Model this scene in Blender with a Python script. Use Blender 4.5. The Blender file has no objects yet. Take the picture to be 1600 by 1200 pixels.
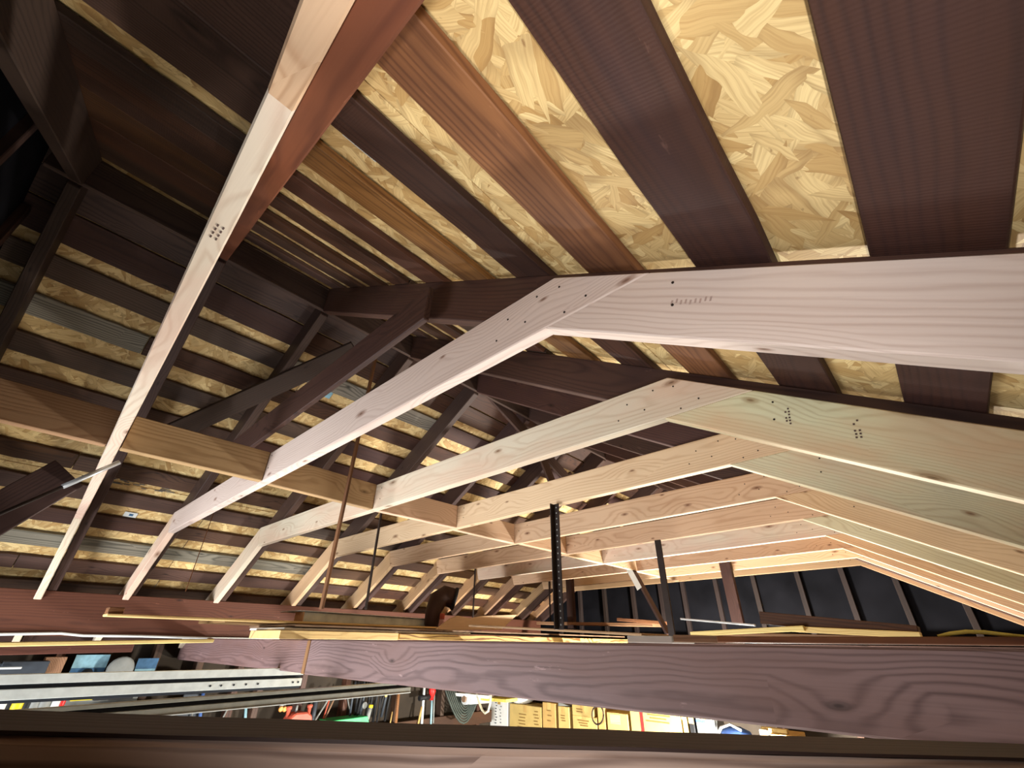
import bpy, bmesh, math, random
from mathutils import Vector, Matrix

random.seed(7)
SC = bpy.context.scene
COL = SC.collection
ZC = 2.5                      # eye height above the garage floor; survey coordinates below have z = 0 at the eye

# ------------------------------------------------------------------ camera
RGT = Vector((0.7468, 0.6650, 0.0106)); UPV = Vector((0.3326, -0.3873, 0.8599)); FWD = Vector((-0.5759, 0.6386, 0.5104))
FPX = 678.0
cd = bpy.data.cameras.new('camera'); cam = bpy.data.objects.new('camera', cd); COL.objects.link(cam)
cd.sensor_width = 36; cd.lens = FPX/1600*36; cd.clip_start = .02; cd.clip_end = 100
m = Matrix((RGT, UPV, -FWD)).transposed().to_4x4(); m.translation = Vector((0, 0, ZC)); cam.matrix_world = m
SC.camera = cam

# ------------------------------------------------------------------ world, lights, exposure
SC.view_settings.view_transform = 'Standard'; SC.view_settings.look = 'None'
SC.view_settings.exposure = 0.48; SC.view_settings.gamma = 1; SC.view_settings.use_curve_mapping = False
w = bpy.data.worlds.new('overcast_sky'); SC.world = w; w.use_nodes = True
w.node_tree.nodes['Background'].inputs[0].default_value = (.75, .85, 1, 1)
w.node_tree.nodes['Background'].inputs[1].default_value = .12

def light(name, kind, loc, energy, color, size=.1, size_y=None, aim=None, spot=None, blend=1):
    l = bpy.data.lights.new(name, kind); o = bpy.data.objects.new(name, l); COL.objects.link(o)
    l.energy = energy; l.color = color
    if kind == 'AREA':
        l.shape = 'RECTANGLE'; l.size = size; l.size_y = size_y or size
    else: l.shadow_soft_size = size
    if kind == 'SPOT': l.spot_size = spot; l.spot_blend = blend
    o.location = Vector(loc)+Vector((0, 0, ZC))
    if aim: o.rotation_euler = (Vector(aim)-Vector(loc)).to_track_quat('-Z', 'Y').to_euler()
    return o
# daylight through the open garage door under the near gable
light('door_daylight', 'AREA', (-2.8, -1.8, -1.4), 190, (.96, .98, 1), 2.2, 1.9, aim=(-1.9, 2, .4))
# shop lamp at the far end of the garage, under the tie beams
light('shop_lamp', 'POINT', (-1.5, 4.5, -1.2), 540, (1, .95, .86), .12)
# unseen spot added near the floor to brighten the undersides of the frames
light('floor_fill', 'SPOT', (-1.4, 1.8, -2.2), 120, (1, .96, .90), .25, aim=(-1.2, 2.6, .7), spot=math.radians(125), blend=1)
# unseen fill light added to brighten the left wall, tracks and slope
light('left_fill', 'POINT', (-3.2, 2.5, -.95), 85, (.98, .98, .94), .1)
# the torch held beside the lens
light('phone_torch', 'SPOT', (.05, -.03, -.06), 20, (1, .97, .95), .012, aim=(-0.78, 1.23, 1.34), spot=math.radians(118), blend=1)

# ------------------------------------------------------------------ helpers
ORG = {}
def V(*a): return Vector(a[0]) if len(a) == 1 else Vector(a)
def ray(x, y): return RGT*((x-800)/FPX) - UPV*((y-600)/FPX) + FWD
def atX(x, y, X): d = ray(x, y); return d*(X/d.x)
def atY(x, y, Y): d = ray(x, y); return d*(Y/d.y)
def atZ(x, y, Z): d = ray(x, y); return d*(Z/d.z)

def link(name, bm, mat, M, parent=None):
    me = bpy.data.meshes.new(name); bm.normal_update(); bm.to_mesh(me); bm.free()
    o = bpy.data.objects.new(name, me); COL.objects.link(o)
    if mat: me.materials.append(mat)
    W = Matrix.Translation((0, 0, ZC)) @ M
    if parent is not None:
        o.parent = parent; o.matrix_basis = ORG[parent.name].inverted() @ W
    else: o.matrix_basis = W
    ORG[o.name] = W
    return o
def tag(o, label=None, cat=None, group=None, kind=None):
    if label: o['label'] = label
    if cat: o['category'] = cat
    if group: o['group'] = group
    if kind: o['kind'] = kind
    return o
def thing(name, loc, label=None, cat=None, group=None, kind=None):
    o = bpy.data.objects.new(name, None); COL.objects.link(o); o.empty_display_size = .1
    W = Matrix.Translation(V(loc)+V(0, 0, ZC)); o.matrix_basis = W; ORG[o.name] = W
    return tag(o, label, cat, group, kind)
def frame(org, x, zh):
    x = V(x).normalized(); z = V(zh); z = (z-x*z.dot(x)).normalized(); y = z.cross(x)
    M = Matrix((x, y, z)).transposed().to_4x4(); M.translation = V(org); return M
def bevel(bm, b):
    if b: bmesh.ops.bevel(bm, geom=[e for e in bm.edges if len(e.link_faces) == 2 and e.calc_face_angle(0) > .5], offset=b, segments=1, affect='EDGES', profile=.5, clamp_overlap=True)
def prism(name, pts, ext, grain, mat, parent=None, bv=.003):
    """a planar outline pushed along ext; local x runs with the grain"""
    pts = [V(p) for p in pts]; ext = V(ext); c = sum(pts, Vector())/len(pts)
    M = frame(c, grain, ext); Mi = M.inverted(); bm = bmesh.new()
    a = [bm.verts.new(Mi @ p) for p in pts]; b = [bm.verts.new(Mi @ (p+ext)) for p in pts]; n = len(pts)
    bm.faces.new(a); bm.faces.new(b[::-1])
    for i in range(n): bm.faces.new((a[i], b[i], b[(i+1) % n], a[(i+1) % n]))
    bmesh.ops.recalc_face_normals(bm, faces=bm.faces[:]); bevel(bm, bv)
    return link(name, bm, mat, M, parent)
def boxbm(L, W, H, bv=.003, seg=1, jit=0, bm=None, off=(0, 0, 0)):
    """box centred on the origin, long axis x, with optional wandering edges"""
    own = bm is None; bm = bm or bmesh.new(); rings = []
    for i in range(seg+1):
        x = -L/2+L*i/seg; dy = random.uniform(-jit, jit); dy2 = random.uniform(-jit, jit); dz = random.uniform(-jit, jit)*.3
        rings.append([bm.verts.new(V(off)+V(x, s*W/2+(dy if s < 0 else dy2), t*H/2+dz)) for s, t in ((-1, -1), (1, -1), (1, 1), (-1, 1))])
    for r, q in zip(rings, rings[1:]):
        for k in range(4): bm.faces.new((r[k], r[(k+1) % 4], q[(k+1) % 4], q[k]))
    bm.faces.new(rings[0][::-1]); bm.faces.new(rings[-1])
    if own:
        bmesh.ops.recalc_face_normals(bm, faces=bm.faces[:])
        if bv: bmesh.ops.bevel(bm, geom=[e for e in bm.edges if e.calc_face_angle(0) > .7], offset=bv, segments=1, affect='EDGES', clamp_overlap=True)
    return bm
def bar(name, A, B, W, H, up, mat, parent=None, bv=.003, seg=1, jit=0):
    """timber from A to B (centre line), H along up, W across"""
    A = V(A); B = V(B); M = frame((A+B)/2, B-A, up)
    return link(name, boxbm((B-A).length, W, H, bv, seg, jit), mat, M, parent)
def block(name, c, size, mat, parent=None, rz=0, bv=.003):
    M = Matrix.Translation(V(c)) @ Matrix.Rotation(rz, 4, 'Z')
    return link(name, boxbm(*size, bv), mat, M, parent)
def tubebm(pts, r, n=8, bm=None, caps=True):
    bm = bm or bmesh.new(); pts = [V(p) for p in pts]; rad = r if isinstance(r, (list, tuple)) else [r]*len(pts); prev = None; u = None
    for i, p in enumerate(pts):
        t = (pts[min(i+1, len(pts)-1)]-pts[max(i-1, 0)]).normalized()
        if u is None: u = t.orthogonal().normalized()
        else: u = (u-t*u.dot(t)).normalized()
        v = t.cross(u)
        ring = [bm.verts.new(p+(u*math.cos(2*math.pi*k/n)+v*math.sin(2*math.pi*k/n))*rad[i]) for k in range(n)]
        if prev:
            for k in range(n): f = bm.faces.new((prev[k], prev[(k+1) % n], ring[(k+1) % n], ring[k])); f.smooth = True
        elif caps: bm.faces.new(ring[::-1])
        prev = ring
    if caps: bm.faces.new(prev)
    return bm
def tube(name, pts, r, mat, parent=None, n=8):
    pts = [V(p) for p in pts]; c = pts[0].copy()
    return link(name, tubebm([p-c for p in pts], r, n), mat, Matrix.Translation(c), parent)
def lathe(name, base, prof, mat, parent=None, axis=(0, 0, 1), n=20):
    M = frame(base, V(axis).orthogonal(), axis); bm = bmesh.new(); prev = None
    for r, z in prof:
        ring = [bm.verts.new((max(r, 1e-4)*math.cos(2*math.pi*k/n), max(r, 1e-4)*math.sin(2*math.pi*k/n), z)) for k in range(n)]
        if prev:
            for k in range(n): f = bm.faces.new((prev[k], prev[(k+1) % n], ring[(k+1) % n], ring[k])); f.smooth = True
        else: bm.faces.new(ring[::-1])
        prev = ring
    bm.faces.new(prev)
    return link(name, bm, mat, M, parent)

# ------------------------------------------------------------------ materials
class NT:
    def __init__(s, name):
        s.m = bpy.data.materials.new(name); s.m.use_nodes = True; s.t = s.m.node_tree
        s.b = s.t.nodes['Principled BSDF']
    def n(s, kind, ins=None, **kw):
        nd = s.t.nodes.new('ShaderNode'+kind)
        for k, v in kw.items(): setattr(nd, k, v)
        for k, v in (ins or {}).items():
            if isinstance(v, bpy.types.NodeSocket): s.t.links.new(v, nd.inputs[k])
            else: nd.inputs[k].default_value = v
        return nd
    def math(s, op, a, b=0., c=None, clamp=False):
        d = {0: a, 1: b}
        if c is not None: d[2] = c
        return s.n('Math', d, operation=op, use_clamp=clamp).outputs[0]
    def vm(s, op, a, b): return s.n('VectorMath', {0: a, 1: b}, operation=op).outputs[0]
    def mix(s, f, a, b, blend='MIX'):
        nd = s.t.nodes.new('ShaderNodeMix'); nd.data_type = 'RGBA'; nd.blend_type = blend
        for i, v in ((0, f), (6, a), (7, b)):
            if isinstance(v, bpy.types.NodeSocket): s.t.links.new(v, nd.inputs[i])
            else: nd.inputs[i].default_value = v if i == 0 or len(v) == 4 else (*v, 1)
        return nd.outputs[2]
    def ramp(s, f, stops):
        nd = s.t.nodes.new('ShaderNodeValToRGB'); e = nd.color_ramp.elements
        while len(e) < len(stops): e.new(.5)
        for q, (p, c) in zip(e, stops): q.position = p; q.color = (*c, 1) if len(c) == 3 else c
        s.t.links.new(f, nd.inputs[0]); return nd.outputs[0]
    def maprange(s, v, a, b, c=0., d=1.):
        return s.n('MapRange', {0: v, 1: a, 2: b, 3: c, 4: d}, clamp=True).outputs[0]
    def out(s, col, rough=.6, bump=None, strength=.3, dist=.002, spec=.3, metal=0):
        for k, v in (('Base Color', col), ('Roughness', rough)):
            if isinstance(v, bpy.types.NodeSocket): s.t.links.new(v, s.b.inputs[k])
            else: s.b.inputs[k].default_value = v if k != 'Base Color' else (*v, 1)
        s.b.inputs['Specular IOR Level'].default_value = spec; s.b.inputs['Metallic'].default_value = metal
        if bump is not None:
            bn = s.n('Bump', {'Height': bump, 'Strength': strength, 'Distance': dist}); s.t.links.new(bn.outputs[0], s.b.inputs['Normal'])
        return s.m
def srgb(r, g, b): return tuple(((c/255+.055)/1.055)**2.4 if c > 10 else c/255/12.92 for c in (r, g, b))

def wood(name, light, dark, ring=34, ringamt=.75, knots=.5, knotcol=None, blotch=None, blotchamt=0., fine=.35, var=.18, rough=.62, saw=0., scuff=0., bump=.25):
    t = NT(name); tc = t.n('TexCoord'); oi = t.n('ObjectInfo')
    rnd = oi.outputs['Random']
    off = t.n('CombineXYZ', {0: t.math('MULTIPLY', rnd, 91.7), 1: t.math('MULTIPLY', rnd, 37.3), 2: t.math('MULTIPLY', rnd, 13.1)}).outputs[0]
    p = tc.outputs['Object']; po = t.vm('ADD', p, off)
    # knots: stretched cells along the board, only some of them kept
    sp = t.n('SeparateXYZ', {0: po})
    k2 = t.n('CombineXYZ', {0: t.math('MULTIPLY', sp.outputs[0], 2.6), 1: t.math('MULTIPLY', t.math('ADD', sp.outputs[1], sp.outputs[2]), 7.)}).outputs[0]
    kv = t.n('TexVoronoi', {'Vector': k2, 'Scale': 1., 'Randomness': .9}, voronoi_dimensions='2D')
    kd = kv.outputs['Distance']; kc = t.n('SeparateColor', {0: kv.outputs['Color']}).outputs[0]
    keep = t.math('LESS_THAN', kc, knots)
    swirl = t.math('MULTIPLY', t.maprange(kd, 0., .45, 1., 0.), keep)
    # growth rings, wandering along the length and bending round the knots
    warp = t.n('TexNoise', {'Vector': t.vm('MULTIPLY', po, (1.1, 5., 5.)), 'Scale': 1., 'Detail': 3.}).outputs['Color']
    wv = t.vm('MULTIPLY', t.vm('SUBTRACT', warp, (.5, .5, .5)), (0., .075, .075))
    sw = t.n('CombineXYZ', {1: t.math('MULTIPLY', swirl, .03), 2: t.math('MULTIPLY', swirl, .022)}).outputs[0]
    cen = t.n('CombineXYZ', {1: t.math('ADD', t.math('MULTIPLY', rnd, .09), .01), 2: t.math('ADD', t.math('MULTIPLY', rnd, -.05), .075)}).outputs[0]
    rp = t.vm('ADD', t.vm('ADD', p, cen), t.vm('ADD', wv, sw))
    wave = t.n('TexWave', {'Vector': rp, 'Scale': ring, 'Distortion': .6, 'Detail': 1.5, 'Detail Scale': .6}, wave_type='RINGS', rings_direction='X').outputs['Fac']
    late = t.math('POWER', wave, 2.6)
    streak = t.n('TexNoise', {'Vector': t.vm('MULTIPLY', po, (3.5, 170., 170.)), 'Scale': 1., 'Detail': 2.}).outputs['Fac']
    broad = t.n('TexNoise', {'Vector': t.vm('MULTIPLY', po, (1.2, 14., 14.)), 'Scale': 1., 'Detail': 3.}).outputs['Fac']
    f = t.math('ADD', t.math('MULTIPLY', late, ringamt), t.math('MULTIPLY', t.math('SUBTRACT', streak, .5), fine*2), clamp=True)
    f = t.math('ADD', f, t.math('MULTIPLY', t.math('SUBTRACT', broad, .5), .8), clamp=True)
    col = t.mix(f, light, dark)
    if blotch:
        bn = t.n('TexNoise', {'Vector': t.vm('MULTIPLY', po, (1.3, 4.5, 4.5)), 'Scale': 1., 'Detail': 4., 'Roughness': .6}).outputs['Fac']
        col = t.mix(t.math('MULTIPLY', t.maprange(bn, .42, .68), blotchamt), col, blotch)
    kc2 = knotcol or tuple(c*.55 for c in dark)
    kr = t.n('TexWave', {'Vector': t.n('CombineXYZ', {0: kd}).outputs[0], 'Scale': 9., 'Distortion': 0.}).outputs['Fac']
    kd = t.math('MULTIPLY', kd, t.maprange(t.n('SeparateColor', {0: kv.outputs['Color']}).outputs[1], 0, 1, 1., 2.6))
    kmask = t.math('MULTIPLY', t.math('MULTIPLY', t.maprange(kd, .125, .04), keep), .8)
    col = t.mix(t.math('MULTIPLY', kmask, t.maprange(kr, 0, 1, .8, 1.)), col, kc2)
    col = t.mix(t.math('MULTIPLY', t.maprange(kd, .035, .01, 0., .6), keep), col, tuple(c*.4 for c in kc2))
    if scuff:
        sc = t.n('TexNoise', {'Vector': t.vm('MULTIPLY', po, (9., 38., 38.)), 'Scale': 1., 'Detail': 4., 'Roughness': .7}).outputs['Fac']
        col = t.mix(t.math('MULTIPLY', t.maprange(sc, .66, .74), scuff), col, tuple(min(1, c*2.6+.04) for c in light))
    hs = t.n('HueSaturation', {'Hue': t.maprange(t.math('FRACT', t.math('MULTIPLY', rnd, 7.31)), 0, 1, .49, .512), 'Saturation': t.maprange(t.math('FRACT', t.math('MULTIPLY', rnd, 3.77)), 0, 1, 1-var, 1+var*.5), 'Value': t.maprange(rnd, 0, 1, 1-var, 1+var), 'Color': col}).outputs[0]
    h = t.math('ADD', t.math('MULTIPLY', streak, .5), t.math('MULTIPLY', late, -.35))
    if saw:
        sv = t.n('TexWave', {'Vector': t.vm('MULTIPLY', po, (1., .25, .25)), 'Scale': 55., 'Distortion': 5., 'Detail': 3.}, bands_direction='X').outputs['Fac']
        h = t.math('ADD', h, t.math('MULTIPLY', sv, saw))
    return t.out(hs, rough, h, bump, .002)

PINE = wood('new_pine', srgb(218, 184, 150), srgb(178, 132, 96), 30, .42, .7, srgb(120, 72, 46), var=.07, fine=.22)
PINE_PALE = wood('pale_pine', srgb(216, 204, 184), srgb(180, 154, 128), 34, .4, .65, srgb(128, 88, 62), srgb(214, 176, 154), .7, var=.05, fine=.22)
PINE_GREY = wood('greyish_pine', srgb(206, 190, 180), srgb(168, 144, 132), 27, .36, .5, srgb(120, 84, 62), var=.05, fine=.25)
PINE_GREEN = wood('greenish_pine', srgb(212, 206, 172), srgb(176, 160, 124), 30, .45, .55, srgb(136, 98, 62), srgb(206, 160, 126), .95, var=.05, fine=.22)
TAN = wood('shaded_tan_pine', srgb(176, 142, 104), srgb(140, 104, 70), 30, .6, .5, var=.1)  # tan pine, darkened to put the blocks' shade into the colour
OLD = wood('old_dark_boards', srgb(84, 55, 38), srgb(52, 33, 24), 26, .7, .3, srgb(34, 22, 16), srgb(50, 33, 27), .75, var=.3, saw=.15, scuff=.25, bump=.3)
OLD_RED = wood('old_reddish_boards', srgb(142, 98, 64), srgb(92, 58, 38), 22, .6, .3, srgb(50, 30, 20), srgb(74, 48, 38), .8, var=.16, scuff=.3, bump=.35)
OLD_PURPLE = wood('sawn_purple_brown_boards', srgb(72, 46, 36), srgb(48, 31, 27), 24, .5, .12, srgb(36, 24, 22), srgb(62, 44, 46), .6, var=.1, saw=.35, scuff=.5, bump=.3)
GREYW = wood('weathered_grey_boards', srgb(138, 130, 116), srgb(78, 74, 66), 24, .8, .4, srgb(40, 38, 34), var=.15, scuff=.3)
RAFT = wood('old_rafter_wood', srgb(76, 53, 45), srgb(49, 33, 30), 28, .6, .35, srgb(38, 24, 20), srgb(60, 40, 36), .6, var=.18, scuff=.3)
RAFT_RED = wood('red_brown_rafter_wood', srgb(118, 74, 46), srgb(82, 48, 31), 24, .5, .2, srgb(52, 30, 20), srgb(80, 46, 32), .6, var=.05, scuff=.6)
BEAM = wood('purple_tie_beam_wood', srgb(132, 106, 106), srgb(88, 68, 69), 32, .65, .2, srgb(64, 48, 46), srgb(116, 84, 78), .6, var=.06, scuff=.35, bump=.3)
BEAM_DK = wood('dark_red_strongback_wood', srgb(92, 54, 40), srgb(64, 36, 28), 20, .5, .25, srgb(40, 24, 20), var=.05, scuff=.6)
BEAM_FG = wood('near_joist_wood', srgb(198, 170, 158), srgb(122, 99, 91), 24, .85, .5, srgb(70, 52, 47), srgb(152, 114, 100), .7, var=.03, fine=.9, scuff=.4, bump=.5)
PLYY = wood('yellow_plywood', srgb(236, 208, 140), srgb(196, 158, 96), 60, .5, .2, srgb(130, 90, 50), var=.06)
PLYD = wood('streaky_fir_plywood', srgb(218, 186, 116), srgb(112, 76, 42), 34, 1., .2, srgb(90, 60, 36), var=.06)
BOARD_BR = wood('brown_stacked_boards', srgb(150, 116, 84), srgb(104, 76, 54), 26, .6, .3, var=.2)

def osb():
    t = NT('oriented_strand_board'); tc = t.n('TexCoord'); oi = t.n('ObjectInfo')
    p = t.vm('ADD', tc.outputs['Object'], t.n('CombineXYZ', {0: t.math('MULTIPLY', oi.outputs['Random'], 17.), 1: t.math('MULTIPLY', oi.outputs['Random'], 31.)}).outputs[0])
    wob = t.n('TexNoise', {'Vector': p, 'Scale': 14., 'Detail': 2.}).outputs['Color']
    p = t.vm('ADD', p, t.vm('MULTIPLY', t.vm('SUBTRACT', wob, (.5, .5, .5)), (.022, .022, 0)))
    best = None; col = None; hgt = None
    for i, (ang, sx, sy) in enumerate(((.25, 8., 30.), (-.5, 10., 38.), (1.2, 9., 30.), (-1.1, 12., 44.), (.7, 16., 62.))):
        rp = t.n('VectorRotate', {'Vector': p, 'Angle': ang}, rotation_type='Z_AXIS').outputs[0]
        rp = t.vm('ADD', rp, (i*3.7, i*1.9, 0))
        v = t.n('TexVoronoi', {'Vector': t.vm('MULTIPLY', rp, (sx, sy, 1.)), 'Scale': 1., 'Randomness': 1.}, voronoi_dimensions='2D')
        s = t.n('SeparateColor', {0: v.outputs['Color']})
        st = t.n('TexNoise', {'Vector': t.vm('MULTIPLY', rp, (10., 330., 1.)), 'Scale': 1., 'Detail': 2.}).outputs['Fac']
        c = t.mix(s.outputs[1], srgb(240, 216, 158), srgb(190, 154, 98))
        c = t.mix(t.maprange(st, .42, .75, 0., .55), c, srgb(164, 124, 74))
        edge = t.maprange(v.outputs['Distance'], .5, .75, 0., .35)
        c = t.mix(edge, c, srgb(128, 92, 54))
        pr = t.math('SUBTRACT', s.outputs[0], t.math('MULTIPLY', v.outputs['Distance'], .12))
        if best is None: best, col = pr, c
        else:
            g = t.math('GREATER_THAN', pr, best); col = t.mix(g, col, c); best = t.math('MAXIMUM', pr, best)
    dk = t.n('TexNoise', {'Vector': t.vm('MULTIPLY', p, (30., 60., 1.)), 'Scale': 1., 'Detail': 3.}).outputs['Fac']
    col = t.mix(t.maprange(dk, .68, .76, 0., .7), col, srgb(120, 80, 44))
    return t.out(col, .55, best, .5, .003)
OSB = osb()
def plain(name, c, rough=.6, metal=0, spec=.3, noise=.15, scale=12.):
    t = NT(name); tc = t.n('TexCoord')
    n = t.n('TexNoise', {'Vector': tc.outputs['Object'], 'Scale': scale, 'Detail': 4.}).outputs['Fac']
    col = t.mix(t.maprange(n, .35, .7), c, tuple(x*(1-noise*2) for x in c))
    return t.out(col, rough, n, .1, .001, spec, metal)
FELT = plain('black_building_paper', srgb(24, 24, 28), .8, spec=.04, noise=.25, scale=3.)
CONC = plain('concrete', srgb(150, 146, 138), .8, scale=5.)
WALLB = plain('shade_panel_board', srgb(58, 49, 39), .85, noise=.2, scale=4.)
STEEL = plain('galvanised_track_steel', srgb(226, 234, 232), .4, .0, .5, .08, 30.)
STEEL_D = plain('dull_track_steel', srgb(168, 170, 160), .42, .0, .5, .1, 30.)
GROOVE = plain('dark_groove', srgb(40, 44, 52), .6)
IRON = plain('dark_iron', srgb(50, 40, 36), .55, .3)
NAIL = plain('nail_iron', srgb(46, 38, 36), .5, .4)
BRIGHT = plain('bright_metal', srgb(215, 218, 220), .35, .6)
WHITE = plain('white_paint', srgb(232, 232, 226), .5, noise=.05)
PAPER = plain('white_paper', srgb(212, 216, 214), .6, noise=.04)
INK = plain('grey_print', srgb(92, 92, 92), .7)
STAMP = plain('lumber_ink', srgb(96, 76, 70), .8)
CARD = plain('cardboard', srgb(200, 172, 106), .75, noise=.06)
CARD_D = plain('brown_cardboard', srgb(196, 160, 96), .75, noise=.08)  # even browner cardboard colour of its own
CARD_INK = plain('brown_box_print', srgb(140, 108, 56), .8)
YEL = plain('yellow_plastic', srgb(232, 206, 44), .45)
YELC = plain('yellow_cord', srgb(240, 222, 110), .5)
CREAM = plain('cream_cord', srgb(236, 232, 200), .5)
RED = plain('red_paint', srgb(206, 40, 36), .4)
REDO = plain('faded_red_plastic', srgb(196, 92, 70), .5)
GREEN = plain('green_plastic', srgb(64, 186, 110), .45)
BLUE = plain('blue_paint', srgb(70, 104, 170), .5)
SKYB = plain('printed_sky_blue', srgb(150, 196, 214), .5, noise=.25, scale=18.)
SEAB = plain('printed_sea_blue', srgb(70, 112, 150), .5, noise=.25, scale=18.)
LBLUE = plain('pale_blue_pipe', srgb(150, 190, 200), .4)
BLACK = plain('black_rubber', srgb(28, 28, 30), .6)
DGREY = plain('dark_grey_plastic', srgb(60, 66, 74), .5)
NETG = plain('grey_green_net', srgb(72, 80, 74), .7)
LEATHER = plain('dark_brown_hose', srgb(66, 42, 34), .55, noise=.2)
GREYP = plain('grey_plastic', srgb(140, 142, 138), .5)
ORANGE = plain('orange_tip', srgb(226, 150, 70), .5)
DARKR = wood('dark_and_shaded_board', srgb(58, 42, 36), srgb(38, 27, 24), 26, .5, .2, var=.05)  # near-black brace wood; also paints shade on joist top and near-bay rafters
STUDM = wood('dusty_gable_stud', srgb(46, 36, 33), srgb(33, 26, 24), 26, .5, .2, var=.1)
ENDG = wood('orange_end_grain', srgb(222, 160, 104), srgb(190, 124, 74), 50, .5, 0)

# ------------------------------------------------------------------ survey: roof planes and frame stations
SR, SL, RX, RZ = .584, .63, -2.1, 1.785
def zR(x): return RZ-SR*(x-RX)        # underside of the boards, right slope
def zL(x): return RZ+SL*(x-RX)        # underside of the boards, left slope
Y0, Y1 = -.48, 5.46
XE_R, XE_L = .86, -4.86
YK = [.05+.61*k for k in range(9)]+[5.36]
UPR = V(SR, 0, 1).normalized(); UPL = V(-SL, 0, 1).normalized()
DR = V(1, 0, -SR).normalized(); DL = V(-1, 0, -SL).normalized()

# ------------------------------------------------------------------ setting: floor and walls
f = tag(link('floor', boxbm(8, 8, .1, 0), CONC, Matrix.Translation((-2, 2.5, -ZC-.05))), kind='structure')
wl = thing('wall_left', (-4.8, 2.5, -ZC), kind='structure')
bar('wall_sheet', (-4.82, Y0, -1.25), (-4.82, Y1, -1.25), .03, 2.5, (0, 0, 1), WALLB, wl)
bar('wall_plate', (-4.76, Y0, .0), (-4.76, Y1, .0), .09, .07, (0, 0, 1), RAFT, wl)
for px in (70, 145, 225, 298, 365, 404, 470, 540, 620, 690, 745):
    q = atX(px, 1075, -4.76); bar('stud', (-4.76, q.y, -ZC), (-4.76, q.y, -.04), .05, .09, (1, 0, 0), OLD, wl)
wr = tag(link('wall_right', boxbm(Y1-Y0, .04, 2.5, 0), WALLB, frame((.9, (Y0+Y1)/2, -1.25), (0, 1, 0), (0, 0, 1))), kind='structure')
wf = thing('wall_far', (RX, Y1+.06, -ZC), kind='structure')
def gable(name, y, zb, mat, parent):
    pts = [(XE_L, y, zb), (XE_R, y, zb), (XE_R, y, zR(XE_R)), (RX, y, RZ), (XE_L, y, zL(XE_L))]
    return prism(name, pts, (0, .03, 0), (1, 0, 0), mat, parent, 0)
gable('gable_felt', Y1+.05, -.06, FELT, wf)
bar('lower_wall_sheet', (XE_L, Y1+.07, -1.28), (XE_R, Y1+.07, -1.28), .03, 2.44, (0, 0, 1), WALLB, wf)
for x in (-3.99, -3.66, -3.28, -2.87, -2.5, -2.22, -1.84, -1.44, -1.02, -.64, -.26, .13):
    top = min(zR(x), zL(x))
    bar('gable_stud', (x, Y1+.03, -.05), (x, Y1+.03, top), .045, .05, (0, 1, 0), STUDM, wf)
bar('gable_plate', (XE_L, Y1, -.03), (XE_R, Y1, -.03), .09, .07, (0, 0, 1), RAFT, wf)
for x in (-4.5, -3.9, -3.3, -2.7, -2.1, -1.5, -.9, -.3, .3): bar('stud', (x, Y1+.02, -ZC), (x, Y1+.02, -.07), .05, .07, (0, 1, 0), OLD, wf)
wn = thing('wall_near', (RX, Y0-.05, -ZC), kind='structure')
gable('gable_felt', Y0-.06, .02, FELT, wn)
for x in (-3.6, -3.0, -2.4, -1.8, -1.2): bar('gable_stud', (x, Y0-.02, .1), (x, Y0-.02, min(zR(x), zL(x))), .045, .04, (0, 1, 0), RAFT, wn)
bar('wall_shade_panel', (-1.7, Y0-.04, -1.25), (XE_R, Y0-.04, -1.25), .09, 2.5, (0, 0, 1), WALLB, wn)  # unseen panel added to cut door light from the tie beam's right end
bar('door_header', (XE_L, Y0-.04, .07), (XE_R, Y0-.04, .07), .09, .14, (0, 0, 1), BEAM_DK, wn)

# ------------------------------------------------------------------ setting: the two roof slopes (boards with gaps, strand board above)
def slope(name, z, sl, up, edges, width, splits, gaps_mat, xe, th=.019):
    c = thing(name, (RX, 2.5, RZ), kind='structure')
    for i, e in enumerate(edges):
        wdt = width[i] if isinstance(width, list) else width
        xm = e+wdt/2; A = V(xm, 0, z(xm))+up*(th/2)
        cuts = [Y0-.1]+splits(i)+[Y1+.05]
        for j, (a, b) in enumerate(zip(cuts, cuts[1:])):
            shut = name == 'ceiling' and sl < 0 and b < .1 and i not in (2, 5, 8)
            ww = .2345 if shut else wdt; A = V(e+ww/2, 0, z(e+ww/2))+up*(th/2)
            M = frame(A+V(0, (a+b)/2, random.uniform(-.002, .001)), (0, 1, 0), up)
            link('sheathing_board', boxbm(b-a-.004, ww*math.hypot(1, sl), th, .002, 14, .0025), gaps_mat(i, j, (a+b)/2), M, c)
    ys = [Y0-.12, .9, 3.34, Y1+.12]; xs = [xe, (xe+RX)/2+.15*(1 if xe > RX else -1), RX+(-.05 if xe > RX else .05)]
    for i in range(2):
        for a, b in zip(ys, ys[1:]):
            xm = (xs[i]+xs[i+1])/2; L = abs(xs[i+1]-xs[i])*math.hypot(1, sl)
            A = V(xm, (a+b)/2, z(xm))+up*(th+.0075)
            link('osb_panel', boxbm(b-a-.004, L-.004, .011, .001), OSB, frame(A, (0, 1, 0), up), c)
    return c
ER = [.088-.237*k for k in range(-3, 10)]
def matR(i, j, y):
    k = i-3
    if k in (0, -1): return OLD_PURPLE
    if k == 1: return OLD_PURPLE if y > 0 else OLD
    if k == 2: return OLD_RED
    return random.choice((OLD, OLD, OLD_RED, OLD)) if k < 6 else OLD
def splR(i): return [.085]+{6: [1.9], 5: [3.2], 8: [1.3], 4: [2.5], 9: [.7, 3.2], 11: [1.9]}.get(i, [])
cr = slope('ceiling', zR, -SR, UPR, ER, .121, splR, matR, XE_R, .020)
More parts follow.
